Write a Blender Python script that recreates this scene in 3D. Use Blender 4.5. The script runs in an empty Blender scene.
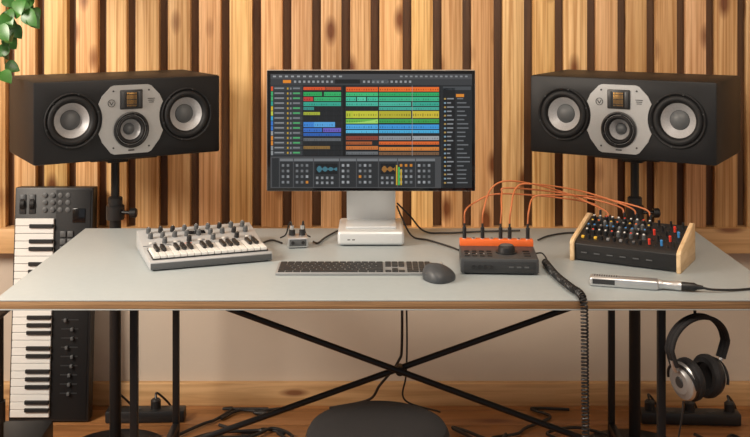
import bpy, bmesh, math, random
from mathutils import Vector, Matrix
random.seed(7)
F=1050.0; CZ=1.505; DZ=0.78
def P(px,py,Y): return Vector(((px-375)*Y/F, Y, CZ-py*Y/F))
def D(px,py,h=0.0):
    Y=(CZ-DZ-h)*F/py
    return Vector(((px-375)*Y/F, Y, DZ+h))
sc=bpy.context.scene
# ---------------- materials
def mat(name,col,rough=0.5,metal=0.0,emit=None,es=1.0,noise=0.0,nscale=40,bump=0.0,coat=0.0,spec=None):
    m=bpy.data.materials.new(name); m.use_nodes=True
    nt=m.node_tree; b=nt.nodes["Principled BSDF"]
    b.inputs["Base Color"].default_value=(*col,1); b.inputs["Roughness"].default_value=rough
    b.inputs["Metallic"].default_value=metal
    if coat: b.inputs["Coat Weight"].default_value=coat
    if spec is not None: b.inputs["Specular IOR Level"].default_value=spec
    if emit: 
        b.inputs["Emission Color"].default_value=(*emit,1); b.inputs["Emission Strength"].default_value=es
    tc=nt.nodes.new("ShaderNodeTexCoord"); n=nt.nodes.new("ShaderNodeTexNoise")
    n.inputs["Scale"].default_value=nscale; n.inputs["Detail"].default_value=4
    nt.links.new(tc.outputs["Object"],n.inputs["Vector"])
    if noise>0:
        mx=nt.nodes.new("ShaderNodeMix"); mx.data_type='RGBA'
        mx.inputs[6].default_value=(*[c*(1-noise) for c in col],1)
        mx.inputs[7].default_value=(*[min(1,c*(1+noise)) for c in col],1)
        nt.links.new(n.outputs["Fac"],mx.inputs[0]); nt.links.new(mx.outputs[2],b.inputs["Base Color"])
    if bump>0:
        bp=nt.nodes.new("ShaderNodeBump"); bp.inputs["Strength"].default_value=bump; bp.inputs["Distance"].default_value=0.002
        nt.links.new(n.outputs["Fac"],bp.inputs["Height"]); nt.links.new(bp.outputs[0],b.inputs["Normal"])
    return m
def wood(name,c1,c2,knot,scale=(28,28,1.3),kscale=(11,11,3.2),rough=0.5,attr=False,kth=0.13):
    m=bpy.data.materials.new(name); m.use_nodes=True
    nt=m.node_tree; N=nt.nodes; L=nt.links; b=N["Principled BSDF"]; b.inputs["Roughness"].default_value=rough
    tc=N.new("ShaderNodeTexCoord")
    mp=N.new("ShaderNodeMapping"); mp.inputs["Scale"].default_value=scale; L.new(tc.outputs["Object"],mp.inputs[0])
    n=N.new("ShaderNodeTexNoise"); n.noise_dimensions='4D'; n.inputs["Scale"].default_value=1.6; n.inputs["Detail"].default_value=5; n.inputs["Distortion"].default_value=1.2
    L.new(mp.outputs[0],n.inputs["Vector"])
    cr=N.new("ShaderNodeValToRGB"); cr.color_ramp.elements[0].position=0.34; cr.color_ramp.elements[1].position=0.62
    cr.color_ramp.elements[0].color=(*c2,1); cr.color_ramp.elements[1].color=(*c1,1)
    L.new(n.outputs["Fac"],cr.inputs[0])
    mk=N.new("ShaderNodeMapping"); mk.inputs["Scale"].default_value=kscale; L.new(tc.outputs["Object"],mk.inputs[0])
    v=N.new("ShaderNodeTexVoronoi"); v.inputs["Scale"].default_value=1.0; L.new(mk.outputs[0],v.inputs["Vector"])
    kr=N.new("ShaderNodeValToRGB"); kr.color_ramp.elements[0].position=kth*0.6; kr.color_ramp.elements[1].position=kth*1.5
    kr.color_ramp.elements[0].color=(1,1,1,1); kr.color_ramp.elements[1].color=(0,0,0,1)
    L.new(v.outputs["Distance"],kr.inputs[0])
    mx=N.new("ShaderNodeMix"); mx.data_type='RGBA'; mx.inputs[7].default_value=(*knot,1)
    L.new(kr.outputs[0],mx.inputs[0]); L.new(cr.outputs[0],mx.inputs[6])
    out=mx.outputs[2]
    if attr:
        a=N.new("ShaderNodeAttribute"); a.attribute_name="tint"
        mm=N.new("ShaderNodeMath"); mm.operation='MULTIPLY'; mm.inputs[1].default_value=37.0
        L.new(a.outputs["Fac"],mm.inputs[0]); L.new(mm.outputs[0],n.inputs["W"])
        w=N.new("ShaderNodeTexNoise"); w.noise_dimensions='4D'; w.inputs["Scale"].default_value=1.0; w.inputs["Detail"].default_value=2
        m3=N.new("ShaderNodeMapping"); m3.inputs["Scale"].default_value=(120,60,1.5); L.new(tc.outputs["Object"],m3.inputs[0]); L.new(m3.outputs[0],w.inputs["Vector"]); L.new(mm.outputs[0],w.inputs["W"])
        r2=N.new("ShaderNodeValToRGB"); r2.color_ramp.elements[0].position=0.38; r2.color_ramp.elements[1].position=0.56
        r2.color_ramp.elements[0].color=(0.70,0.58,0.46,1); r2.color_ramp.elements[1].color=(1,1,1,1); L.new(w.outputs["Fac"],r2.inputs[0])
        m2=N.new("ShaderNodeMix"); m2.data_type='RGBA'; m2.blend_type='MULTIPLY'; m2.inputs[0].default_value=1
        L.new(out,m2.inputs[6]); L.new(r2.outputs[0],m2.inputs[7]); out=m2.outputs[2]
        mu=N.new("ShaderNodeMix"); mu.data_type='RGBA'; mu.blend_type='MULTIPLY'; mu.inputs[0].default_value=1
        L.new(out,mu.inputs[6]); L.new(a.outputs["Color"],mu.inputs[7]); out=mu.outputs[2]
    L.new(out,b.inputs["Base Color"])
    bp=N.new("ShaderNodeBump"); bp.inputs["Strength"].default_value=0.15; bp.inputs["Distance"].default_value=0.002
    L.new(n.outputs["Fac"],bp.inputs["Height"]); L.new(bp.outputs[0],b.inputs["Normal"])
    return m
M_slat=wood("pine_slat",(0.84,0.55,0.275),(0.66,0.39,0.165),(0.22,0.08,0.025),attr=True,kscale=(9,9,3.8),kth=0.17)
M_back=wood("dark_backing_wood",(0.15,0.072,0.030),(0.10,0.047,0.019),(0.08,0.03,0.01))
M_rail=wood("pine_rail",(0.66,0.41,0.20),(0.50,0.29,0.125),(0.22,0.09,0.035),scale=(1.3,28,28),kscale=(3,11,11))
M_floor=wood("floor_wood",(0.36,0.165,0.06),(0.23,0.10,0.035),(0.15,0.05,0.02),scale=(1.4,20,20),kscale=(2,7,7),rough=0.35)
M_ply=wood("plywood_edge",(0.36,0.22,0.11),(0.2,0.115,0.055),(0.2,0.1,0.05),scale=(2,200,200),kscale=(1,1,1),kth=0.01)
M_cheek=wood("cheek_wood",(0.72,0.52,0.31),(0.58,0.39,0.20),(0.5,0.3,0.15),scale=(30,6,30),kscale=(1,1,1),kth=0.01)
M_plaster=mat("plaster",(0.60,0.51,0.42),0.9,noise=0.04,nscale=8,bump=0.2)
M_white=mat("white_paint",(0.72,0.67,0.60),0.9,noise=0.02,bump=0.1)
M_lino=mat("grey_linoleum",(0.365,0.41,0.425),0.40,noise=0.05,nscale=60)
M_steel=mat("black_steel",(0.008,0.008,0.009),0.45,noise=0.1,bump=0.05,spec=0.35)
M_black=mat("black_plastic",(0.012,0.012,0.013),0.45,noise=0.1)
M_cab=mat("speaker_black_paint",(0.008,0.008,0.009),0.5,noise=0.15,nscale=300,bump=0.1,spec=0.3)
M_rub=mat("rubber",(0.007,0.007,0.008),0.6,noise=0.1,spec=0.35)
M_dk=mat("charcoal_metal",(0.04,0.042,0.045),0.42,metal=0.3,noise=0.08)
M_iface=mat("interface_grey_metal",(0.065,0.069,0.074),0.45,metal=0.3,noise=0.08)
M_alu=mat("aluminium",(0.62,0.63,0.64),0.33,metal=0.8,noise=0.02)
M_alub=mat("bright_aluminium",(0.68,0.70,0.71),0.42,metal=0.4,noise=0.02)
M_cup=mat("earcup_silver",(0.30,0.30,0.30),0.4,metal=0.5,noise=0.05)
M_kbf=mat("space_grey_aluminium",(0.36,0.37,0.38),0.45,metal=0.4,noise=0.02)
M_key=mat("keycap_dark",(0.022,0.023,0.025),0.5,noise=0.02)
M_plate=mat("brushed_plate",(0.46,0.47,0.475),0.36,metal=0.6,noise=0.05,nscale=200)
M_cone2=mat("cone_light",(0.42,0.42,0.43),0.45,metal=0.3,noise=0.25,nscale=250)
M_gold=mat("copper_foil",(0.75,0.42,0.12),0.35,metal=0.8,noise=0.2,nscale=100)
M_whitek=mat("white_keys",(0.78,0.78,0.76),0.35,noise=0.01)
M_cream=mat("silver_shell",(0.46,0.475,0.49),0.42,metal=0.25,noise=0.02)
M_glass=mat("glass_black",(0.006,0.006,0.007),0.12,noise=0.0)
M_orange=mat("orange_plastic",(0.80,0.15,0.03),0.45,noise=0.05)
M_cabo=mat("orange_cable",(0.50,0.15,0.05),0.5,noise=0.05)
M_fab=mat("black_fabric",(0.014,0.013,0.014),0.9,noise=0.3,nscale=300,bump=0.6)
M_blue=mat("blue_cap",(0.05,0.25,0.6),0.4,noise=0.02)
M_red=mat("red_cap",(0.7,0.05,0.03),0.4,noise=0.02)
M_yel=mat("yellow_cap",(0.8,0.5,0.06),0.4,noise=0.02)
M_greyk=mat("grey_button",(0.22,0.225,0.23),0.5,noise=0.02)
M_midgrey=mat("mid_grey",(0.085,0.09,0.095),0.5,noise=0.05)
M_leaf=mat("leaf_green",(0.035,0.13,0.02),0.35,noise=0.5,nscale=25)
M_stem=mat("vine_stem",(0.10,0.14,0.04),0.6,noise=0.2)
M_terr=mat("terracotta",(0.5,0.22,0.12),0.8,noise=0.1,bump=0.2)
M_mouse=mat("graphite_rubber",(0.05,0.055,0.062),0.5,noise=0.05)
M_screen=bpy.data.materials.new("screen_image"); M_screen.use_nodes=True
nt=M_screen.node_tree; b=nt.nodes["Principled BSDF"]; at=nt.nodes.new("ShaderNodeAttribute"); at.attribute_name="tint"
b.inputs["Base Color"].default_value=(0.003,0.003,0.003,1); b.inputs["Roughness"].default_value=0.25
nt.links.new(at.outputs["Color"],b.inputs["Emission Color"]); b.inputs["Emission Strength"].default_value=0.85

# ---------------- builder
class B:
    def __init__(s,name):
        s.name=name; s.bm=bmesh.new(); s.mats=[]; s.lay=s.bm.loops.layers.float_color.new("tint")
    def mi(s,m):
        if m not in s.mats: s.mats.append(m)
        return s.mats.index(m)
    def merge(s,tb,m,M=None,tint=None,keep=False):
        if M is not None: bmesh.ops.transform(tb,matrix=M,verts=tb.verts)
        if not keep: bmesh.ops.recalc_face_normals(tb,faces=tb.faces)
        vm={}
        for v in tb.verts: vm[v]=s.bm.verts.new(v.co)
        idx=s.mi(m) if not isinstance(m,(list,tuple)) else None
        for f in tb.faces:
            try: nf=s.bm.faces.new([vm[v] for v in f.verts])
            except ValueError: continue
            nf.material_index=idx if idx is not None else s.mi(m[f.material_index])
            nf.smooth=True
            t=tint or (1,1,1)
            for l in nf.loops: l[s.lay]=(*t,1)
        tb.free()
    def box(s,c,sz,m,bev=0,M=None,R=None,tint=None,seg=2):
        tb=bmesh.new(); bmesh.ops.create_cube(tb,size=1)
        bmesh.ops.scale(tb,vec=sz,verts=tb.verts)
        if bev>0: bmesh.ops.bevel(tb,geom=tb.edges[:],offset=bev,segments=seg,affect='EDGES',profile=0.5)
        T=Matrix.Translation(c)
        if R is not None: T=T@R
        if M is not None: T=M@T
        s.merge(tb,m,T,tint)
    def lathe(s,prof,ms,M=None,seg=40,sc_=(1,1)):
        tb=bmesh.new(); rings=[]
        for r,z in prof:
            if r<1e-6: rings.append([tb.verts.new((0,0,z))])
            else: rings.append([tb.verts.new((r*math.cos(2*math.pi*i/seg)*sc_[0],r*math.sin(2*math.pi*i/seg)*sc_[1],z)) for i in range(seg)])
        single=not isinstance(ms,(list,tuple))
        for k in range(len(rings)-1):
            a,c=rings[k],rings[k+1]
            for i in range(seg):
                j=(i+1)%seg
                if len(a)==1 and len(c)==1: continue
                if len(a)==1: f=tb.faces.new((a[0],c[i],c[j]))
                elif len(c)==1: f=tb.faces.new((a[i],a[j],c[0]))
                else: f=tb.faces.new((a[i],a[j],c[j],c[i]))
                f.material_index=0 if single else k
        s.merge(tb,ms,M)
    def cyl(s,c,r,h,m,M=None,R=None,seg=24,bev=0.0,r2=None):
        r2=r if r2 is None else r2
        b_=min(bev,r2*0.9,h*0.4)
        prof=[(0,-h/2),(r,-h/2)]+([(r2,h/2-b_),(r2-b_,h/2)] if b_>0 else [(r2,h/2)])+[(0,h/2)]
        T=Matrix.Translation(c)
        if R is not None: T=T@R
        if M is not None: T=M@T
        s.lathe(prof,m,T,seg)
    def prism(s,pts,vec,m,M=None,bev=0):
        tb=bmesh.new(); vs=[tb.verts.new(p) for p in pts]; f=tb.faces.new(vs)
        r=bmesh.ops.extrude_face_region(tb,geom=[f]); nv=[g for g in r['geom'] if isinstance(g,bmesh.types.BMVert)]
        bmesh.ops.translate(tb,vec=vec,verts=nv)
        if bev>0:
            bmesh.ops.bevel(tb,geom=tb.edges[:],offset=bev,segments=2,affect='EDGES',profile=0.5)
        s.merge(tb,m,M)
    def rod(s,a,b_,r,m,M=None,seg=10,sq=None):
        a=Vector(a); b_=Vector(b_); d=b_-a
        q=d.to_track_quat('Z','Y').to_matrix().to_4x4()
        T=Matrix.Translation((a+b_)/2)@q
        if M is not None: T=M@T
        if sq: s.box((0,0,0),(sq[0],sq[1],d.length),m,0.001,M=T)
        else: s.lathe([(0,-d.length/2),(r,-d.length/2),(r,d.length/2),(0,d.length/2)],m,T,seg)
    def tube(s,pts,r,m,M=None,n=10,k=8,raw=False):
        pts=[Vector(p) for p in pts]
        if not raw: pts=smooth(pts,n)
        tb=bmesh.new(); rings=[]; t=(pts[1]-pts[0]).normalized()
        u=t.orthogonal().normalized()
        for i,p in enumerate(pts):
            t2=(pts[min(i+1,len(pts)-1)]-pts[max(i-1,0)])
            if t2.length<1e-9: t2=t
            t2=t2.normalized(); u=(u-t2*u.dot(t2)).normalized(); w=t2.cross(u); t=t2
            rr=r(i/(len(pts)-1)) if callable(r) else r
            rings.append([tb.verts.new(p+(u*math.cos(2*math.pi*j/k)+w*math.sin(2*math.pi*j/k))*rr) for j in range(k)])
        for a,c in zip(rings,rings[1:]):
            for j in range(k): tb.faces.new((a[j],a[(j+1)%k],c[(j+1)%k],c[j]))
        tb.faces.new(rings[0]); tb.faces.new(rings[-1][::-1])
        s.merge(tb,m,M)
    def quad(s,x0,x1,z0,z1,y,m,tint):
        vs=[s.bm.verts.new(p) for p in ((x0,y,z0),(x1,y,z0),(x1,y,z1),(x0,y,z1))]
        f=s.bm.faces.new(vs); f.material_index=s.mi(m)
        for l in f.loops: l[s.lay]=(*tint,1)
    def done(s,M=None,ang=35):
        me=bpy.data.meshes.new(s.name); s.bm.to_mesh(me); s.bm.free()
        for m in s.mats: me.materials.append(m)
        try: me.set_sharp_from_angle(angle=math.radians(ang))
        except Exception: pass
        o=bpy.data.objects.new(s.name,me); sc.collection.objects.link(o)
        if M is not None: o.matrix_world=M
        return o
def smooth(pts,n):
    out=[]; q=[pts[0]*2-pts[1]]+pts+[pts[-1]*2-pts[-2]]
    for i in range(1,len(q)-2):
        p0,p1,p2,p3=q[i-1:i+3]
        for k in range(n):
            t=k/n
            out.append(0.5*((2*p1)+(p2-p0)*t+(2*p0-5*p1+4*p2-p3)*t*t+(3*p1-p0-3*p2+p3)*t**3))
    out.append(pts[-1]); return out
def RZ(a): return Matrix.Rotation(math.radians(a),4,'Z')
def RX(a): return Matrix.Rotation(math.radians(a),4,'X')
def RY(a): return Matrix.Rotation(math.radians(a),4,'Y')
T=Matrix.Translation

# ---------------- room
WY=3.92
o=B("floor"); 
y=-1.6
while y<WY+0.05:
    o.box((0,y+0.07,-0.02),(5.4,0.1385,0.04),M_floor,0.0015); y+=0.14
o.done()
o=B("ceiling"); o.box((0,1.2,2.72),(5.4,5.6,0.04),M_white); o.done()
o=B("wall_left"); o.box((-2.65,1.2,1.35),(0.1,5.6,2.7),M_white); o.done()
o=B("wall_right"); o.box((2.65,1.2,1.35),(0.1,5.6,2.7),M_white); o.done()
o=B("wall_back")
o.box((0,WY+0.05,0.31),(5.2,0.1,0.62),M_plaster)
o.box((0,WY+0.05,1.66),(5.2,0.1,2.08),M_back)
x=-2.58
while x<2.5:
    w=0.080+random.uniform(-0.006,0.008)
    t=random.uniform(0.76,1.10)
    o.box((x+w/2,WY-0.018,1.68),(w,0.036,2.03),M_slat,0.002,tint=(t,t*random.uniform(0.93,1.03),t*random.uniform(0.85,1.05)))
    x+=w+0.033
o.done()
o=B("trim_1"); o.box((0,WY-0.035,0.62),(5.2,0.07,0.09),M_rail,0.002); o.done()
o=B("baseboard_back"); o.box((0,WY-0.014,0.042),(5.2,0.028,0.084),M_rail,0.003); o.done()

# ---------------- desk
o=B("desk")
X0,X1,Y0,Y1=-0.92,1.005,2.536,3.335
cx,cy=(X0+X1)/2,(Y0+Y1)/2
o.box((cx,cy,DZ-0.0125),(X1-X0-0.001,Y1-Y0-0.001,0.019),M_ply,0.001)
o.box((cx,cy,DZ-0.0015),(X1-X0,Y1-Y0,0.003),M_lino,0.0008)
o.box((cx,cy,DZ-0.0235),(X1-X0,Y1-Y0,0.003),M_lino,0.0008)
for X in (-0.61,0.725):
    for Y in (2.66,3.22):
        o.rod((X,Y,0.0),(X,Y,DZ-0.025),0,M_steel,sq=(0.019,0.019))
        o.cyl((X,Y,0.006),0.016,0.012,M_black)
    o.rod((X,2.66,DZ-0.035),(X,3.22,DZ-0.035),0,M_steel,sq=(0.019,0.019))
    o.rod((X,2.66,0.2),(X,3.22,0.2),0,M_steel,sq=(0.019,0.019))
o.rod((-0.61,2.94,0.715),(0.725,2.94,0.225),0.0085,M_steel)
o.rod((-0.61,2.96,0.225),(0.725,2.96,0.70),0.0085,M_steel)
o.cyl((0.07,2.95,0.466),0.013,0.03,M_steel,R=RX(90))
o.done()

# ---------------- speakers
W,H,DP=0.610,0.256,0.34
def boolcut(boxes_bm,cut_bm):
    a=bpy.data.meshes.new("a"); boxes_bm.to_mesh(a); boxes_bm.free(); c=bpy.data.meshes.new("c"); cut_bm.to_mesh(c); cut_bm.free()
    ao=bpy.data.objects.new("a",a); co=bpy.data.objects.new("c",c); sc.collection.objects.link(ao); sc.collection.objects.link(co)
    md=ao.modifiers.new("b",'BOOLEAN'); md.operation='DIFFERENCE'; md.object=co; md.solver='EXACT'
    bpy.context.view_layer.update()
    dg=bpy.context.evaluated_depsgraph_get(); me=bpy.data.meshes.new_from_object(ao.evaluated_get(dg))
    out=bmesh.new(); out.from_mesh(me)
    for f in out.faces: f.material_index=0
    bpy.data.objects.remove(ao); bpy.data.objects.remove(co)
    return out
def cutters():
    c=bmesh.new()
    for (x,z,r,d) in ((-0.187,0.004,0.078,0.06),(0.187,0.004,0.078,0.06),(0,-0.035,0.042,0.05)):
        bmesh.ops.create_cone(c,cap_ends=True,segments=48,radius1=r,radius2=r,depth=d*2,matrix=T((x,0,z))@RX(90))
    return c
def driver(o,x,z,R_,scale_out):
    Mx=T((x,-0.0005,z))@RX(90)
    s=R_
    prof=[(s*0.9,-0.03),(s*0.99,0.0),(s,0.001),(s,0.005),(s*0.97,0.0065),(s*0.93,0.005),(s*0.90,0.001)]
    ms=[M_rub]*6
    for i in range(1,8):
        a=math.pi*i/8
        prof.append((s*(0.78+0.11*math.cos(a)),0.001+0.007*math.sin(a))); ms.append(M_rub)
    prof+= [(s*0.665,-0.001),(s*0.63,-0.004)]; ms+=[M_rub,M_rub]
    prof+= [(s*0.36,-0.022)]; ms+=[M_cone2]
    prof+= [(s*0.34,-0.020),(s*0.27,-0.014),(s*0.18,-0.010),(s*0.09,-0.008),(0,-0.0075)]; ms+=[M_dk,M_midgrey,M_midgrey,M_midgrey,M_midgrey]
    o.lathe(prof,ms,Mx,seg=56)
    for k in range(6):
        a=math.pi*2*k/6+0.3
        o.cyl((x+math.cos(a)*s*0.955,-0.0072,z+math.sin(a)*s*0.955),0.0028,0.002,M_dk,R=RX(90),seg=8)
def speaker(M):
    o=B("studio_monitor_speaker")
    cb=bmesh.new(); bmesh.ops.create_cube(cb,size=1); bmesh.ops.scale(cb,vec=(W,DP,H),verts=cb.verts); bmesh.ops.translate(cb,vec=(0,DP/2,0),verts=cb.verts)
    bmesh.ops.bevel(cb,geom=cb.edges[:],offset=0.007,segments=2,affect='EDGES',profile=0.5)
    o.merge(boolcut(cb,cutters()),M_cab,keep=True)
    pts=[]
    hh=0.108
    def arc(cxx,a0,a1,n=8,r=0.094):
        return [(cxx+r*math.cos(math.radians(a0+(a1-a0)*i/n)),0.004+r*math.sin(math.radians(a0+(a1-a0)*i/n))) for i in range(n+1)]
    pts+= [(-0.055,hh),(0.055,hh),(0.066,hh-0.004),(0.094,0.075),(0.102,0.058)]
    pts+= arc(0.187,150,210)
    pts+= [(0.102,-0.05),(0.094,-0.07),(0.066,-hh+0.002),(0.055,-hh-0.003),(-0.055,-hh-0.003),(-0.066,-hh+0.002),(-0.094,-0.07),(-0.102,-0.05)]
    pts+= arc(-0.187,-30,30)
    pts+= [(-0.102,0.058),(-0.094,0.075),(-0.066,hh-0.004)]
    pb=bmesh.new(); f=pb.faces.new([pb.verts.new((p[0],0.002,p[1])) for p in pts])
    r=bmesh.ops.extrude_face_region(pb,geom=[f]); bmesh.ops.translate(pb,vec=(0,-0.005,0),verts=[g for g in r['geom'] if isinstance(g,bmesh.types.BMVert)])
    bmesh.ops.recalc_face_normals(pb,faces=pb.faces)
    o.merge(boolcut(pb,cutters()),M_plate,keep=True)
    driver(o,-0.187,0.004,0.087,1); driver(o,0.187,0.004,0.087,1)
    driver(o,0,-0.035,0.052,1)
    o.lathe([(0.053,0.0),(0.058,0.004),(0.053,0.006),(0.05,0.0)],M_black,T((0,-0.003,-0.035))@RX(90),48)
    o.box((0,-0.005,0.062),(0.074,0.007,0.062),M_black,0.003)
    o.box((0,-0.009,0.062),(0.034,0.003,0.044),M_gold,0.001)
    for i in range(9): o.box((-0.016+i*0.004,-0.011,0.062),(0.0018,0.002,0.044),M_black)
    for sx in(-1,1):
        o.box((sx*0.027,-0.009,0.062),(0.012,0.003,0.05),M_dk,0.001)
    for i in range(3): o.box((0,-0.0115,0.046+i*0.016),(0.036,0.002,0.0018),M_black)
    o.lathe([(0.012,0),(0.012,0.002),(0.0105,0.002),(0.0105,0)],M_black,T((-0.064,-0.003,0.052))@RX(90),20)
    for a_,b_ in (((-0.070,0.057),(-0.064,0.046)),((-0.058,0.057),(-0.064,0.046))):
        o.rod((a_[0],-0.0038,a_[1]),(b_[0],-0.0038,b_[1]),0.0012,M_black,seg=6)
    for i in range(3): o.box((0.066,-0.004,0.062-i*0.006),(0.024-0.004*i,0.0012,0.002),M_black)
    for sx in(-1,1):
        for z in (0.09,-0.09): o.cyl((sx*0.058,-0.004,z),0.003,0.002,M_dk,R=RX(90),seg=10)
    o.box((0,-0.0035,-0.1),(0.02,0.0015,0.004),M_black)
    o.box((0,DP+0.004,0),(0.24,0.008,0.18),M_dk,0.002)
    return o.done(M)
def stand(X,Y,topz,rot):
    o=B("speaker_stand")
    M=T((X,Y,0))@RZ(rot)
    o.box((0,0,topz-0.006),(0.22,0.2,0.012),M_steel,0.002,M=M)
    o.box((0,0,topz-0.02),(0.07,0.07,0.02),M_steel,0.004,M=M)
    o.cyl((0,0,(topz+0.75)/2),0.014,topz-0.75-0.01,M_steel,M=M)
    o.cyl((0,0,0.40),0.019,0.78,M_steel,M=M)
    o.cyl((0,0,0.80),0.030,0.05,M_black,M=M,bev=0.006)
    o.cyl((0,0,0.835),0.024,0.03,M_black,M=M,bev=0.004)
    M2=T((X,Y,0.80))
    o.rod((0.02,-0.01,0),(0.06,-0.02,0),0.006,M_steel,M=M2)
    o.cyl((0.066,-0.022,0),0.016,0.022,M_black,M=M2,R=RY(90),bev=0.004)
    o.lathe([(0,0),(0.17,0),(0.17,0.008),(0.16,0.012),(0.03,0.016),(0.03,0.05),(0,0.05)],M_steel,M,40)
    o.done()
for s in(-1,1):
    Xn,Yn=s*1.042,3.20; Xf,Yf=s*0.5187,3.514
    c=Vector(((Xn+Xf)/2,(Yn+Yf)/2,0))
    ang=31 if s==-1 else -31
    zc=1.126
    M=T((c.x,c.y,zc))@RZ(ang)
    speaker(M)
    cc=M@Vector((0,0.165,0))
    stand(cc.x,cc.y,zc-H/2-0.0005,ang)

# ---------------- desktop computer + display
MX=-0.012
o=B("desktop_computer")
o.box((MX,3.185,DZ+0.024),(0.197,0.197,0.042),M_alub,0.010,seg=4)
o.box((MX,3.185,DZ+0.0015),(0.16,0.16,0.003),M_black)
o.cyl((MX+0.06,3.0862,DZ+0.02),0.0015,0.001,M_whitek,R=RX(90),seg=8)
for i in range(2): o.box((MX-0.065+i*0.014,3.0864,DZ+0.02),(0.008,0.001,0.0028),M_black,0.0003)
o.done()
o=B("computer_monitor")
MY=3.08; zt=CZ-70*MY/F; zb=CZ-191.5*MY/F; x0=(266.5-375)*MY/F; x1=(475.5-375)*MY/F
o.box(((x0+x1)/2,MY+0.012,(zt+zb)/2),(x1-x0,0.019,zt-zb),M_alu,0.004,seg=3)
o.box(((x0+x1)/2,MY+0.002,(zt+zb)/2),(x1-x0-0.003,0.003,zt-zb-0.003),M_glass,0.0008)
tz=DZ+0.0452
o.box((MX,3.20,tz+0.004),(0.150,0.165,0.007),M_alub,0.002)
o.prism([(MX-0.0745,3.22,tz+0.004),(MX+0.0745,3.22,tz+0.004),(MX+0.0745,3.17,1.06),(MX-0.0745,3.17,1.06)],(0,0.008,0),M_alub,bev=0.001)
o.box((MX,3.135,1.06),(0.149,0.085,0.04),M_alub,0.006)
Yq=MY-0.0001
def g(h): 
    v=[int(h[i:i+2],16)/255 for i in(0,2,4)]; return tuple(c**2.2 for c in v)
def q(px0,px1,py0,py1,col,l=0):
    y_=Yq-0.0002*(l+1)
    o.quad((px0-375)*MY/F,(px1-375)*MY/F,CZ-py1*MY/F,CZ-py0*MY/F,y_,M_screen,g(col) if isinstance(col,str) else col)
q(270.5,472,74,188,"292b2d")
q(270.5,472,74,79,"4c4c4e",1); q(270.5,472,79,85,"3d3e40",1)
q(283,291,80,83,"e88a2a",2); q(335,360,79.5,83.5,"1c1d1e",2); q(372,388,79.5,83.5,"505356",2)
for i in range(26):
    x=294+i*4.6
    if not(333<x<362): q(x,x+2.2,80.6,82.8,"9a9c9e",2)
for i in range(12): q(273+i*6,276+i*6,75.6,77.2,"a0a2a4",2)
for i in range(14): q(400+i*5,402.5+i*5,75.6,77.2,"8a8c8e",2)
q(271,302.5,85.5,156,"3b3e41",1)
cols=["e2562a","43b06a","43b06a","2f9e8e","d8b52a","c9d04a","39a7d8","3a78d0","3a78d0","9a9c9e","e08a30","e08a30","8f9294","8f9294"]
for i in range(14):
    yy=86.5+i*4.95
    q(271,273,yy,yy+4.3,cols[i],2); q(274.5,284,yy+1,yy+2.4,"888b8e",2); q(287,288.5,yy+1,yy+3,"c09a30",2); q(290,291.5,yy+1,yy+3,"86898c",2)
    q(293,300,yy+1,yy+2.6,"50a86a" if i%3 else "7a7d80",2); q(271,441,yy+4.4,yy+4.9,"17181a",2)
q(302.5,441,85.5,156,"222426",1)
for i in range(18): q(303+i*7.7,303.3+i*7.7,85.5,156,"313437",2)
clips=[(303.5,325,87,90,"e2562a"),(325.5,341,87,90,"b8502c"),(346,378,87,91.5,"e8642a"),(379,439,87,91.5,"f0702a"),
(303.5,322,92,96,"2faa5c"),(324,341,92,96,"35b468"),(346,378,92.5,96,"43c07a"),(379,439,92.5,96,"2fae66"),
(303.5,313,97,101,"c6423a"),(314,341,97,101,"39b06c"),(346,356,97,101,"43c09a"),(357,366,97,101,"57cfa8"),(367,378,97,101,"43c09a"),(379,439,97,101,"3cb686"),
(303.5,341,102,106,"38a890"),(346,378,102,106,"49b8a0"),(379,411,102,106,"49b8a0"),(412,439,102,106,"38a890"),
(303.5,314,107,110,"3a8f86"),(379,439,107,110,"46aa98"),
(346,353,111,118,"bcc53a"),(353,378,111,118,"c8c83c"),(379,411,111,118,"b9b033"),(412,439,111,118,"d0bb3a"),
(303.5,320,112,115,"a8b13a"),(346,378,119,123,"6bbb4a"),(379,439,119,123,"3f9f4e"),
(303.5,314,122,127,"3f86d8"),(314,335,122,127,"58a6e4"),(346,378,124.5,129,"4ea9e6"),(379,439,124.5,129,"3f98dc"),
(303.5,322,128,132,"3a6fc8"),(323,341,128,132,"6c5fc0"),(346,378,130,133,"5bc0ea"),(379,439,130,133,"4cb0e0"),
(303.5,341,133,136,"2f62b4"),(346,378,136,140,"8a4434"),(379,411,136,140,"8f9296"),(412,439,136,140,"a0a4a8"),
(346,372,141.5,144.5,"a85a30"),(379,439,141.5,144.5,"e0682c"),(303.5,330,146,149,"8a6a3a"),(346,378,146,149.5,"c8743a"),(379,439,147,150.5,"d8823a"),(303.5,341,138,141,"62666a"),(346,378,151.5,154.5,"6a6d70"),(379,439,152,155,"7a5a40")]
for c in clips:
    q(*c,3)
    d=tuple(v*0.4 for v in g(c[4])); n=int((c[1]-c[0])/2.4)
    for k in range(n):
        hh=random.uniform(0.1,0.5); mid=(c[2]+c[3])/2+0.4; hgt=(c[3]-c[2])*0.42*hh
        q(c[0]+0.8+k*2.4,c[0]+1.8+k*2.4,mid-hgt,mid+hgt,d,4)
q(343.2,345,85.5,156,"101112",4); q(412,412.4,85.5,156,"9a9a9a",5)
for i in range(30):
    q(346+i*1.06,347.1+i*1.06,123-3.6*(i/30)**2-0.4,123.4,"a8e070",4)
q(442,472,85.5,188,"26282a",1); q(443,455,88,188,"1b1c1e",2); q(443,471,86.5,90,"484b4e",2); q(456,464,94,97,"e08a30",3)
for i in range(21):
    yy=98+i*4.2; q(444,446,yy,yy+1.6,"80a0b4" if i%2 else "b09050",3); q(447,447+random.uniform(3,7),yy,yy+1.3,"8a8d90",3)
    q(457,457+random.uniform(6,13),yy,yy+1.2,"6c6f72",3)
q(270.5,441,156.5,188,"4a4b4d",4)
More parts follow.
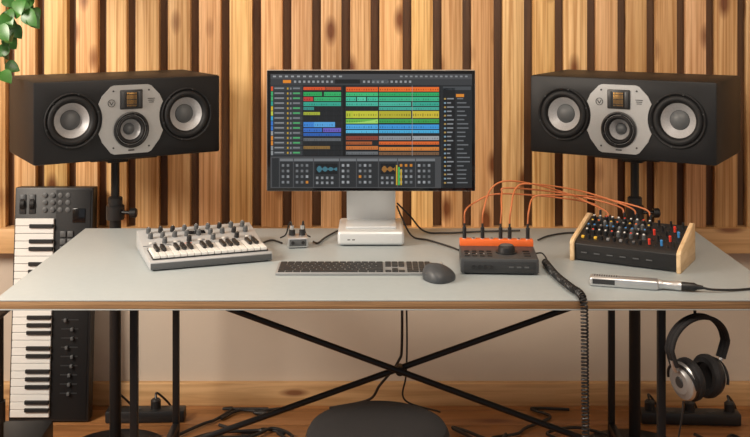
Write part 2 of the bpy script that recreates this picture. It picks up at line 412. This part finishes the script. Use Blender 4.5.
q(272,279,158,187,"2b2d2f",5)
xs=280
for wi,wv in enumerate((14,20,26,17,22,19,18,20)):
    if xs+wv>440: wv=440-xs
    q(xs,xs+wv-1,158.5,187,"2d2f31",5); q(xs,xs+wv-1,158.5,161.2,"74777a",6)
    if wi in (2,5):
        q(xs+1.5,xs+wv-2.5,163.5,174,"191b1d",6)
        for k in range(int(wv-5)): 
            hh=3.4*abs(math.sin(k*0.55)*math.exp(-k*0.05)); q(xs+2.3+k,xs+3.1+k,168.7-hh,169.3+hh,"4a8090" if wi==2 else "a87438",7)
        for a in range(int((wv-3)/5)): 
            for b_ in range(2): q(xs+2+a*5,xs+4.4+a*5,176.5+b_*5,179+b_*5,"8a8d90",6)
    else:
        for a in range(int((wv-3)/5)):
            for b_ in range(4): q(xs+1.8+a*5,xs+4.3+a*5,164+b_*5.6,166.6+b_*5.6,random.choice(["8b8e91","9c9fa2","6c6f72","c88030","65686a","75787a","7c7f82"]),6)
    xs+=wv
for i in range(3): q(396+i*2.2,397.4+i*2.2,165+i*2,185,"4cc05a" if i%2 else "c8a52a",8)
o.done()

# ---------------- keyboard (computer)
o=B("computer_keyboard")
kc=D(355,270); kx,ky=kc.x,kc.y
kw,kd=0.418,0.115
o.box((kx,ky,DZ+0.0045),(kw,kd,0.007),M_kbf,0.002)
def keyrow(ry,x0,x1,n,h=0.0155,ws=None):
    ws=ws or [1]*n; tot=sum(ws); u=(x1-x0)/tot; x=x0
    for w in ws:
        o.box((kx+x+w*u/2,ky+ry,DZ+0.0092),(w*u-0.0028,h,0.0028),M_key,0.0008,seg=1); x+=w*u
L_=-kw/2+0.005; Rm=L_+0.28
keyrow(0.046,L_,Rm,14,0.012)
keyrow(0.029,L_,Rm,14,ws=[1]*13+[1.6]); keyrow(0.0105,L_,Rm,14,ws=[1.6]+[1]*13)
keyrow(-0.008,L_,Rm,13,ws=[1.9]+[1]*11+[1.8]); keyrow(-0.0265,L_,Rm,12,ws=[2.4]+[1]*10+[2.4])
keyrow(-0.045,L_,Rm,8,ws=[1,1,1,1.3,6.2,1.3,1,1])
a0=Rm+0.004; a1=a0+0.054
for ry,h in((0.046,0.012),(0.029,0.0155),(0.0105,0.0155)): keyrow(ry,a0,a1,3,h)
keyrow(-0.0265,a0+0.018,a1-0.018,1); keyrow(-0.045,a0,a1,3)
b0=a1+0.004; b1=kw/2-0.005
for ry,h in((0.046,0.012),(0.029,0.0155),(0.0105,0.0155),(-0.008,0.0155),(-0.0265,0.0155)): keyrow(ry,b0,b1,4,h)
keyrow(-0.045,b0,b1,3,ws=[2,1,1])
o.done()

# ---------------- mouse
o=B("computer_mouse")
mc=D(440,279)
tb=bmesh.new(); bmesh.ops.create_uvsphere(tb,u_segments=40,v_segments=24,radius=1)
for v in tb.verts:
    x,y,z=v.co
    z=max(z,-0.25)
    hgt=0.040*(1-0.30*(y+0.25)**2 if y>-0.25 else 1)*(1.0-0.25*x)
    xx=x*0.036*(1+0.10*math.cos(y*2.2)) - (0.006 if x<0 and y<0.1 else 0)*(1-abs(y))
    v.co=(xx*1.02,y*0.054,(z+0.25)/1.25*hgt)
o.merge(tb,M_mouse,T((0,0,0.0)))
o.cyl((0.0,0.030,0.027),0.009,0.006,M_alu,R=RY(90),seg=20)
o.box((-0.030,-0.010,0.018),(0.012,0.044,0.005),M_midgrey,0.002)
o.done(T((mc.x,mc.y,DZ+0.0005))@RZ(-10))

# ---------------- left mini synth
o=B("synthesizer_keyboard")
SW,SD=0.335,0.28
prof=[(0,0.004),(0,0.024),(0.006,0.027),(0.125,0.030),(0.275,0.054),(SD,0.052),(SD,0.004)]
o.prism([(0,p[0],p[1]) for p in prof],(SW,0,0),M_cream,bev=0.0015)
o.box((SW/2,SD/2,0.003),(SW-0.02,SD-0.02,0.006),M_black)
o.box((SW/2,-0.0005,0.013),(SW-0.004,0.002,0.016),M_midgrey,0.0005)
o.box((SW/2,0.065,0.0295),(SW-0.018,0.108,0.003),M_black)
nk=17; kw_=(SW-0.022)/nk
for i in range(nk):
    o.box((0.011+kw_*(i+.5),0.064,0.034),(kw_-0.0018,0.102,0.009),M_whitek,0.001,seg=1)
for i in range(nk-1):
    if i%7 in(0,1,3,4,5): o.box((0.011+kw_*(i+1),0.085,0.042),(0.0100,0.06,0.010),M_black,0.001,seg=1)
sl=math.atan2(0.024,0.15)
def pz(y): return 0.030+(y-0.125)*0.16
Rs=Matrix.Rotation(sl,4,'X')
o.box((SW/2,0.132,pz(0.132)+0.0008),(SW-0.02,0.010,0.002),M_greyk,R=Rs)
for r_,yy in enumerate((0.165,0.205,0.245)):
    for i in range(9):
        x=0.03+i*0.0345
        if r_==0 and i%2==0:
            for k in range(2): o.box((x-0.006+k*0.012,yy,pz(yy)+0.002),(0.008,0.007,0.003),M_greyk if k else M_whitek,0.0006,R=Rs)
        else:
            m_=random.choice([M_midgrey,M_black,M_midgrey])
            o.cyl((x,yy,pz(yy)+0.009),0.0075,0.016,m_,R=Rs,bev=0.002,seg=20,r2=0.0065)
            o.box((x,yy+0.003,pz(yy)+0.0175),(0.0012,0.005,0.001),M_whitek,R=Rs)
o.box((0.165,0.225,pz(0.225)+0.001),(0.05,0.022,0.002),M_glass,R=Rs)
for i in range(6): o.box((0.012+0.058*i,0.15,pz(0.15)+0.0008),(0.02,0.002,0.001),M_orange if i==2 else M_midgrey,R=Rs)
sl0=D(150,272)
o.done(T((sl0.x,sl0.y,DZ))@RZ(20))

# ---------------- small headphone amp
o=B("headphone_amplifier")
ac=D(297,247)
o.box((0,0,0.017),(0.060,0.062,0.030),M_alu,0.005)
o.box((0,-0.031,0.017),(0.05,0.002,0.020),M_midgrey,0.0008)
for x in(-0.015,0.015):
    o.cyl((x,-0.033,0.018),0.005,0.006,M_black,R=RX(90)); o.cyl((x,0.005,0.040),0.009,0.018,M_black,bev=0.002)
    o.cyl((x,0.005,0.054),0.006,0.012,M_alu)
    o.tube([(x,0.005,0.058),(x*1.2,0.015,0.070),(x*1.5,0.04,0.055),(x*2,0.07,0.02),(x*3,0.09,0.006)],0.0022,M_black)
o.box((0,0,0.001),(0.05,0.05,0.002),M_rub)
o.done(T((ac.x,ac.y+0.01,DZ))@RZ(8))

# ---------------- audio interface / controller
o=B("audio_interface")
IW,ID,IH=0.205,0.17,0.042
fc=D(500,275.5); 
o.box((0,ID/2,IH/2+0.003),(IW,ID,IH-0.002),M_iface,0.004)
for sx in(-1,1):
    for y_ in(0.02,ID-0.02): o.cyl((sx*0.085,y_,0.002),0.008,0.004,M_rub)
o.box((0,-0.0006,0.022),(IW-0.016,0.002,0.028),M_dk,0.0008)
for i in range(4): o.cyl((-0.07+i*0.016,-0.003,0.022),0.005,0.006,M_black,R=RX(90)); 
for i in range(3): o.box((0.03+i*0.02,-0.002,0.022),(0.012,0.002,0.004),M_midgrey)
top=IH+0.002
o.cyl((0.022,0.068,top+0.002),0.029,0.004,M_black,seg=40)
o.cyl((0.022,0.068,top+0.011),0.024,0.018,M_black,seg=40,bev=0.004,r2=0.022)
o.cyl((0.022,0.068,top+0.0206),0.017,0.001,M_midgrey,seg=40)
for i in range(4):
    for j in range(3): o.box((-0.085+i*0.020,0.026+j*0.026,top+0.001),(0.013,0.012,0.003),M_black,0.001)
for i in range(3): o.box((-0.08+i*0.02,0.04,top+0.0026),(0.003,0.003,0.0006),M_whitek)
for j in range(3): o.box((0.075,0.03+j*0.026,top+0.001),(0.018,0.010,0.003),M_black,0.001)
o.box((0,ID-0.016,top+0.008),(IW-0.002,0.028,0.018),M_orange,0.002)
for i in range(8):
    x=-0.088+i*0.025; o.cyl((x,ID-0.016,top+0.0175),0.006,0.003,M_alu); o.cyl((x,ID-0.016,top+0.0193),0.0035,0.001,M_black)
for i in(0,2,4,5,7):
    x=-0.088+i*0.025; o.cyl((x,ID-0.016,top+0.034),0.0055,0.032,M_black,bev=0.002); o.cyl((x,ID-0.016,top+0.054),0.003,0.012,M_black)
IM=T((fc.x+0.0,fc.y+0.002,DZ))@RZ(-3)
o.done(IM)

# ---------------- modular synth with wooden cheeks
o=B("modular_synthesizer")
GW,GD=0.305,0.17
prof=[(0.004,0.004),(0.0,0.048),(0.012,0.056),(0.155,0.096),(GD-0.004,0.092),(GD-0.004,0.004)]
o.prism([(0.011,p[0],p[1]) for p in prof],(GW-0.022,0,0),M_black,bev=0.001)
cp=[(-0.004,0.0),(-0.006,0.052),(0.004,0.060),(0.15,0.106),(GD,0.102),(GD+0.003,0.0)]
for x in(0,GW-0.012): o.prism([(x,p[0],p[1]) for p in cp],(0.012,0,0),M_cheek,bev=0.002)
SLP=0.04/0.143
sl=math.atan(SLP); Rs=Matrix.Rotation(sl,4,'X')
def pz2(y): return 0.056+(y-0.012)*SLP
kc_=[M_black,M_black,M_black,M_midgrey,M_black]
cap=[M_orange,M_blue,M_whitek,M_greyk,M_blue,M_whitek,M_yel,M_greyk,M_red]
n_=Rs@Vector((0,0,1))
for r_ in range(5):
    yy=0.028+r_*0.027
    for i in range(10):
        x=0.028+i*0.0178+(r_%2)*0.004
        c=Vector((x,yy,pz2(yy)))
        if r_==0:
            if i%2==0: o.box((x,yy,pz2(yy)+0.003),(0.008,0.008,0.006),random.choice([M_greyk,M_midgrey,M_yel]),0.001,R=Rs)
            else: o.cyl(c+n_*0.006,0.0045,0.012,M_black,R=Rs,seg=14)
            continue
        o.cyl(c+n_*0.007,0.0062,0.014,random.choice(kc_),R=Rs,seg=16,bev=0.0015,r2=0.0052)
        o.cyl(c+n_*0.0146,0.0028,0.0012,cap[(i*3+r_*5)%9],R=Rs,seg=12)
    for i in range(5):
        x=0.214+i*0.0165; c=Vector((x,yy,pz2(yy)))
        o.cyl(c+n_*0.001,0.0045,0.003,M_dk,R=Rs,seg=14); o.cyl(c+n_*0.0028,0.0028,0.001,M_rub,R=Rs,seg=10)
        if (i+r_)%2==0: o.cyl(c+n_*0.010,0.0036,0.016,random.choice([M_black,M_black,M_blue,M_red]),R=Rs,seg=12)
for i in range(6): o.box((0.04+i*0.036,-0.001,0.026),(0.016,0.002,0.003),M_midgrey)
gl=D(568,260)
GM=T((gl.x+0.006,gl.y,DZ))@RZ(-29)
o.done(GM)

# ---------------- patch cables
starts=[-0.088,-0.038,0.012,0.037,0.087]
ends=[(0.045,0.136),(0.08,0.109),(0.115,0.136),(0.15,0.136),(0.19,0.136)]
tops=[(497,194),(512,181),(508,188),(532,184),(548,195)]
o=B("patch_cable_bundle")
for i,(s_,e_) in enumerate(zip(starts,ends)):
    a=IM@Vector((s_,ID-0.016,top+0.060)); bb=GM@Vector((e_[0],e_[1],pz2(e_[1])+0.024))
    t1=P(*tops[i],2.98)
    o.tube([a,a+Vector((0.003,0,0.035)),Vector((a.x*0.65+t1.x*0.35,2.97,t1.z-0.022+0.004*i)),t1,Vector((t1.x*.5+bb.x*.5,3.02,t1.z*.55+bb.z*.45+0.012)),bb+Vector((-0.02,0.01,0.022)),bb],0.0024,M_cabo,n=12)
    o.rod(bb-Vector((0,0,0.008)),bb+Vector((0,0,0.006)),0.0036,M_black)
o.done()

# ---------------- microphone
o=B("condenser_microphone")
m0=D(590,284.5); m1=D(688,291.5); d=(m1-m0); ang=math.degrees(math.atan2(d.y,d.x))
o.box((0.085,0,0.016),(0.17,0.036,0.024),M_alu,0.006,seg=3)
o.box((0.035,-0.0178,0.017),(0.055,0.001,0.012),M_dk); o.box((0.04,0,0.0283),(0.07,0.018,0.001),M_plate)
for i in range(10): o.box((0.012+i*0.006,0,0.0288),(0.002,0.016,0.001),M_dk)
o.lathe([(0,0),(0.0125,0),(0.0125,0.006),(0.0105,0.01),(0.0105,0.04),(0.0118,0.042),(0.0118,0.055),(0,0.055)],M_alu,T((0.168,0,0.016))@RY(90),28)
MM=T((m0.x,m0.y,DZ-0.0035))@RZ(ang)
o.done(MM)
o=B("microphone_cable")
o.lathe([(0,0),(0.0105,0),(0.0105,0.03),(0.0065,0.038),(0.0045,0.052),(0,0.052)],M_black,T((0.2235,0,0.016))@RY(90),28)
o.tube([(0.27,0,0.016),(0.30,0.006,0.011),(0.36,0.035,0.0075),(0.42,0.075,0.0075),(0.462,0.105,0.0078),(0.474,0.115,-0.01),(0.476,0.118,-0.05)],0.003,M_black,n=12)
o.done(MM)

# ---------------- coiled cable
def coil(o,path,r,pitch,rt,m):
    pts=smooth([Vector(p) for p in path],40); out=[]; u=Vector((1,0,0)); 
    fine=[]; acc=0; step=pitch/12; nxt=0
    for i in range(len(pts)-1):
        seg=(pts[i+1]-pts[i]); L=seg.length; 
        while nxt<=acc+L:
            fine.append((pts[i]+seg*((nxt-acc)/L),seg.normalized())); nxt+=step
        acc+=L
    for k,(p,t) in enumerate(fine):
        u=(u-t*u.dot(t)).normalized(); w=t.cross(u); a=2*math.pi*k/12
        out.append(p+(u*math.cos(a)+w*math.sin(a))*r)
    o.tube(out,rt,m,k=5,raw=True)
o=B("coiled_cable")
ia=IM@Vector((0.104,0.12,0.03))
path=[D(545,262,0.012),D(556,275,0.012),D(572,288,0.012),Vector((0.497,2.56,DZ+0.012)),Vector((0.500,2.52,DZ+0.004)),Vector((0.502,2.515,DZ-0.05)),Vector((0.504,2.515,0.5)),Vector((0.509,2.515,0.25)),Vector((0.52,2.52,0.02))]
coil(o,path,0.0078,0.0085,0.0024,M_black)
o.tube([ia,ia+Vector((0.02,0.0,0.0)),ia+Vector((0.03,-0.02,-0.015)),path[0]],0.0022,M_black)
o.tube([path[-1],(0.54,2.54,0.010),(0.6,2.7,0.006),(0.75,3.0,0.006)],0.0025,M_black)
o.done()

# ---------------- desk cables
def cable(name,pts,r=0.0028,m=M_black):
    o=B(name); o.tube(pts,r,m,n=14); return o.done()
cz=DZ+0.0045
cable("power_cable",[P(397,206,3.26),P(402,218,3.22),D(412,236,0.007),D(428,240,0.005),D(448,246,0.005),D(461,251,0.005)])
cable("display_cable",[P(397,203,3.30),P(410,216,3.29),D(424,231,0.007),D(445,233,0.005),D(480,231.5,0.005),D(520,230.5,0.005)])
cable("audio_cable",[ (ac.x+0.045,ac.y+0.05,cz),D(318,243,0.004),D(326,237,0.004),(-0.1,3.32,cz),(-0.09,3.342,cz+0.001),(-0.085,3.35,0.72)])
cable("usb_cable",[D(262,243,0.004),D(272,240,0.004),D(282,243,0.004)])
cable("speaker_cable",[D(538,240,0.004),D(548,236,0.004),D(566,233,0.004),D(590,232,0.004),(0.66,3.31,cz),(0.69,3.342,cz),(0.69,3.35,0.72)])
cable("network_cable",[(0.08,3.36,0.756),(0.085,3.40,0.70),P(402,340,3.42),P(398,362,3.42),P(380,385,3.44),P(368,400,3.5),P(330,408,3.6)],0.0045)
cable("network_cable",[(0.11,3.36,0.756),(0.1,3.40,0.70),P(407,340,3.44),P(406,375,3.46),P(405,400,3.5),P(440,412,3.6)],0.003)
for k in range(14):
    x=random.choice([-0.68,-0.62,0.45,1.1,1.15,-0.55,0.2,0.4]); y=random.uniform(3.5,3.78); pts=[]
    sg=1 if (k%2 or x<0) else -1
    if x>1: sg=1
    for i in range(7):
        pts.append((x,y,0.006+0.004*(k%3))); x+=random.uniform(0.03,0.13)*sg*(1 if i!=3 else -0.6); y=min(3.84,max(3.45,y+random.uniform(-0.12,0.12)))
        x=max(-0.68,x) if x<0.64 else x
        if x<0.68: x=min(x,0.66)
    cable("floor_cable",pts,0.0055)
def strip(X,Y,rot,n=5):
    o=B("power_strip"); o.box((0,0,0.022),(0.07*n,0.06,0.042),M_black,0.006)
    for i in range(n):
        x=-0.035*n+0.035+0.07*i
        o.cyl((x,0,0.0435),0.02,0.002,M_dk)
        if i%2==0: o.cyl((x,0,0.06),0.018,0.034,M_black,bev=0.005); o.tube([(x,0,0.072),(x,0.02,0.09),(x+0.03,0.05,0.05),(x+0.05,0.08,0.006)],0.004,M_black)
    o.done(T((X,Y,0))@RZ(rot))
strip(-0.82,3.76,2,4); strip(1.12,3.74,-3)
o=B("rack_unit"); o.box((0,0,0.05),(0.44,0.22,0.08),M_black,0.003)
for sx in(-1,1): 
    o.box((sx*0.235,-0.105,0.05),(0.03,0.004,0.08),M_dk,0.001)
    for y_ in(-.08,.08): o.cyl((sx*0.19,y_,0.005),0.012,0.01,M_rub)
for i in range(6): o.cyl((-0.17+i*0.05,-0.115,0.05),0.010,0.014,M_midgrey,R=RX(90),bev=0.002)
for i in range(4): o.box((0.13+i*0.02,-0.111,0.05),(0.01,0.002,0.02),M_orange if i==0 else M_greyk)
o.done(T((-1.30,3.42,0))@RZ(2))

# equipment stand at far left
o=B("equipment_stand")
ex,ey=-1.075,3.0
o.rod((ex,ey,0.012),(ex,ey,0.605),0.014,M_steel)
o.rod((ex,ey,0.30),(ex,ey,0.36),0.019,M_black)
for i in range(3):
    a=i*2.094+0.5; o.rod((ex,ey,0.10),(ex+0.16*math.cos(a)-0.0,ey+0.16*math.sin(a),0.01),0.009,M_steel)
o.box((ex-0.09,ey,0.61),(0.22,0.18,0.012),M_steel,0.003)
o.done()

# ---------------- vertical keyboard controller
o=B("midi_keyboard")
VW,VL,VT=0.285,0.825,0.06
o.box((VW/2,VT/2,VL/2),(VW,VT,VL),M_black,0.006)
o.box((VW*0.75,-0.001,VL/2),(VW*0.44,0.004,VL-0.02),M_rub,0.001)
o.box((VW*0.27,-0.0005,VL*0.44),(VW*0.5,0.003,VL*0.85),M_black)
nw=26; kh=(VL*0.845)/nw
for i in range(nw):
    z=0.018+kh*(i+.5)
    o.box((0.078,-0.006,z),(0.138,0.012,kh-0.0018),M_whitek,0.0012,seg=1)
    if i<nw-1 and i%7 in(0,1,3,4,5): o.box((0.104,-0.014,z+kh/2),(0.086,0.012,0.0135),M_black,0.0015,seg=1)
for i in range(9):
    z=0.10+i*0.032; o.box((0.212,-0.004,z),(0.06,0.002,0.004),M_dk); o.box((0.195+random.uniform(0,0.03),-0.010,z),(0.010,0.014,0.012),M_midgrey,0.002)
for i in range(8):
    for j in range(2): o.box((0.180+j*0.026,-0.006,0.47+i*0.027),(0.021,0.006,0.021),M_midgrey,0.002)
for i in range(8): o.cyl((0.248,-0.012,0.47+i*0.027),0.009,0.02,M_dk,R=RX(90),bev=0.002)
o.box((0.235,-0.005,0.725),(0.045,0.003,0.05),M_glass,0.001)
for x in(0.03,0.065): 
    o.box((x,-0.002,0.765),(0.024,0.004,0.07),M_dk,0.002); o.cyl((x,0.008,0.765),0.022,0.014,M_rub,R=RY(90),seg=28)
for i in range(4):
    for j in range(3): o.lathe([(0.0,0.003),(0.006,0.003),(0.009,0.002),(0.009,0)],M_midgrey,T((0.11+i*0.028,-0.003,0.745+j*0.026))@RX(90),16)
o.done(T((-1.305,3.735,0.004))@RX(-5))

# ---------------- headphones on a hook
hx=(695-375)*2.6/F
o=B("headphone_hook")
o.box((hx,2.60,DZ-0.030),(0.03,0.05,0.010),M_steel,0.002)
o.tube([(hx,2.60,DZ-0.033),(hx,2.60,DZ-0.052),(hx,2.585,DZ-0.056),(hx,2.572,DZ-0.05)],0.004,M_steel)
o.done()
o=B("headphones")
arc=[]
for i in range(25):
    a=math.pi*i/24; arc.append(Vector((0.086*math.cos(a),0,-0.078+0.073*math.sin(a))))
arc=[Vector((0.072,0,-0.115))]+arc+[Vector((-0.072,0,-0.115))]
for dy in(-0.010,0,0.010): o.tube([p+Vector((0,dy,0)) for p in arc],0.0055,M_fab,n=2,k=10)
for sx in(-1,1):
    o.tube([(sx*0.080,0,-0.10),(sx*0.074,0,-0.118),(sx*0.066,0,-0.13)],0.005,M_alu)
    pts=[]
    for i in range(13):
        a=math.pi*i/12
        pts.append((sx*(0.057-0.010*(1-math.sin(a)) ),0.052*math.cos(a),-0.162+0.045*math.sin(a)))
    o.tube(pts,0.0035,M_steel,n=2)
    Mx=T((sx*0.041,0,-0.156))@RY(sx*(90+6))
    o.lathe([(0,0.018),(0.012,0.018),(0.014,0.016),(0.029,0.016),(0.033,0.013),(0.043,0.010),(0.047,0.004),(0.047,-0.004),(0.0,-0.004)],
            [M_dk,M_dk,M_cup,M_cup,M_cup,M_alu,M_black,M_black],Mx,40)
    o.lathe([(0.0,-0.004),(0.048,-0.004),(0.052,-0.009),(0.052,-0.018),(0.046,-0.026),(0.034,-0.026),(0.030,-0.016),(0,-0.012)],M_fab,Mx,40)
o.tube([(-0.045,0.0,-0.205),(-0.05,0,-0.25),(-0.055,0.02,-0.34),(-0.07,0.06,-0.45),(-0.10,0.1,-0.6),(-0.1,0.2,-0.715)],0.0022,M_black)
o.done(T((hx,2.578,DZ-0.0475))@RZ(24))

# ---------------- stool
o=B("stool")
SY=2.59; s0=0.016
o.lathe([(0,0.445+s0),(0.10,0.446+s0),(0.152,0.443+s0),(0.168,0.436+s0),(0.175,0.424+s0),(0.176,0.405),(0.174,0.388),(0.165,0.380),(0,0.380)],M_fab,T((0.007,SY,0)),64)
o.lathe([(0.1765,0.432),(0.1785,0.430),(0.1765,0.428)],M_black,T((0.007,SY,0)),64)
o.lathe([(0,0.38),(0.13,0.38),(0.13,0.368),(0,0.368)],M_steel,T((0.007,SY,0)),40)
for i in range(4):
    a=math.pi/4+i*math.pi/2
    o.rod((0.007+0.10*math.cos(a),SY+0.10*math.sin(a),0.37),(0.007+0.165*math.cos(a),SY+0.165*math.sin(a),0.004),0.011,M_steel)
ring=[(0.007+0.142*math.cos(t*math.pi/16),SY+0.142*math.sin(t*math.pi/16),0.13) for t in range(33)]
o.tube(ring,0.007,M_steel,n=2)
o.done()

# ---------------- hanging plant
o=B("hanging_plant")
pc=Vector((-1.30,3.35,1.66))
o.lathe([(0,0),(0.075,0),(0.085,0.01),(0.11,0.13),(0.118,0.13),(0.118,0.15),(0.105,0.15),(0.10,0.12),(0,0.12)],M_terr,T(pc),40)
for i in range(3):
    a=i*2.1; o.rod(pc+Vector((0.113*math.cos(a),0.113*math.sin(a),0.14)),pc+Vector((0,0,0.6)),0.0025,M_stem)
o.rod(pc+Vector((0,0,0.6)),(pc.x,pc.y,2.70),0.003,M_stem)
def leaf(p,d,n_,s):
    d=d.normalized(); n_=(n_-d*n_.dot(d)).normalized(); w=d.cross(n_)
    tb=bmesh.new(); ctr=[];lf=[];rt=[]
    for i in range(9):
        t=i/8; wid=s*0.42*math.sin(math.pi*t**0.72)**0.8 if 0<t<1 else 0.0005
        c=p+d*(s*t)-n_*(s*0.25*t*t)
        ctr.append(tb.verts.new(c)); lf.append(tb.verts.new(c+w*wid+n_*wid*0.25)); rt.append(tb.verts.new(c-w*wid+n_*wid*0.25))
    for i in range(8):
        tb.faces.new((ctr[i],ctr[i+1],lf[i+1],lf[i])); tb.faces.new((rt[i],rt[i+1],ctr[i+1],ctr[i]))
    o.merge(tb,M_leaf)
vines=[[(8,-70),(12,-20),(20,0),(28,16)],[(8,-70),(0,-10),(4,25),(5,64)],[(20,-60),(28,-25),(32,-6),(33,8)],[(0,-60),(-8,0),(-2,30),(0,72)],[(10,-60),(14,-15),(12,18),(9,46)]]
for k,vv in enumerate(vines):
    pts=[P(a,b_,3.3+0.03*(k%3)) for a,b_ in vv]; pts[0]=pc+Vector((0.03*(k-2.5),-0.05,0.13)); 
    pts.insert(1,pc+Vector((0.045*(k-2.5),-0.125,0.15)))
    sp=smooth(pts,8); o.tube(sp,0.0018,M_stem,raw=True)
    for i in range(5,len(sp),3):
        t=(sp[i]-sp[i-1]).normalized(); sd=Vector((random.uniform(-1,1),random.uniform(-0.8,0.2),random.uniform(-0.7,0.3)))
        leaf(sp[i],sd+t*0.4,Vector((random.uniform(-.4,.4),-1,random.uniform(0.1,0.9))),random.uniform(0.04,0.065))
o.done()

# ---------------- lights
def area(name,loc,tgt,size,e,col,sy=None):
    l=bpy.data.lights.new(name,'AREA'); l.energy=e; l.color=col; l.size=size
    if sy: l.shape='RECTANGLE'; l.size_y=sy
    ob=bpy.data.objects.new(name,l); sc.collection.objects.link(ob); ob.location=loc
    ob.rotation_euler=(Vector(tgt)-Vector(loc)).to_track_quat('-Z','Y').to_euler()
area("window_light",(-2.35,1.9,2.05),(0.2,3.6,1.0),0.7,92,(1.0,0.90,0.78),0.9)
area("wall_fill_light",(0.5,1.7,2.62),(0.2,3.8,1.3),1.1,46,(1.0,0.88,0.74))  # added warm fill to lift the back wall's upper corners, no ceiling fixture here
w=bpy.data.worlds.new("world"); sc.world=w; w.use_nodes=True
w.node_tree.nodes["Background"].inputs[0].default_value=(0.90,0.95,1.0,1); w.node_tree.nodes["Background"].inputs[1].default_value=0.40
cam=bpy.data.cameras.new("camera"); co=bpy.data.objects.new("camera",cam); sc.collection.objects.link(co)
cam.sensor_fit='HORIZONTAL'; cam.sensor_width=36; cam.lens=F/750*36; cam.shift_y=-218.5/750
co.location=(0,0,CZ); co.rotation_euler=(math.radians(90),0,0); cam.clip_start=0.05
sc.camera=co
sc.view_settings.view_transform='Standard'
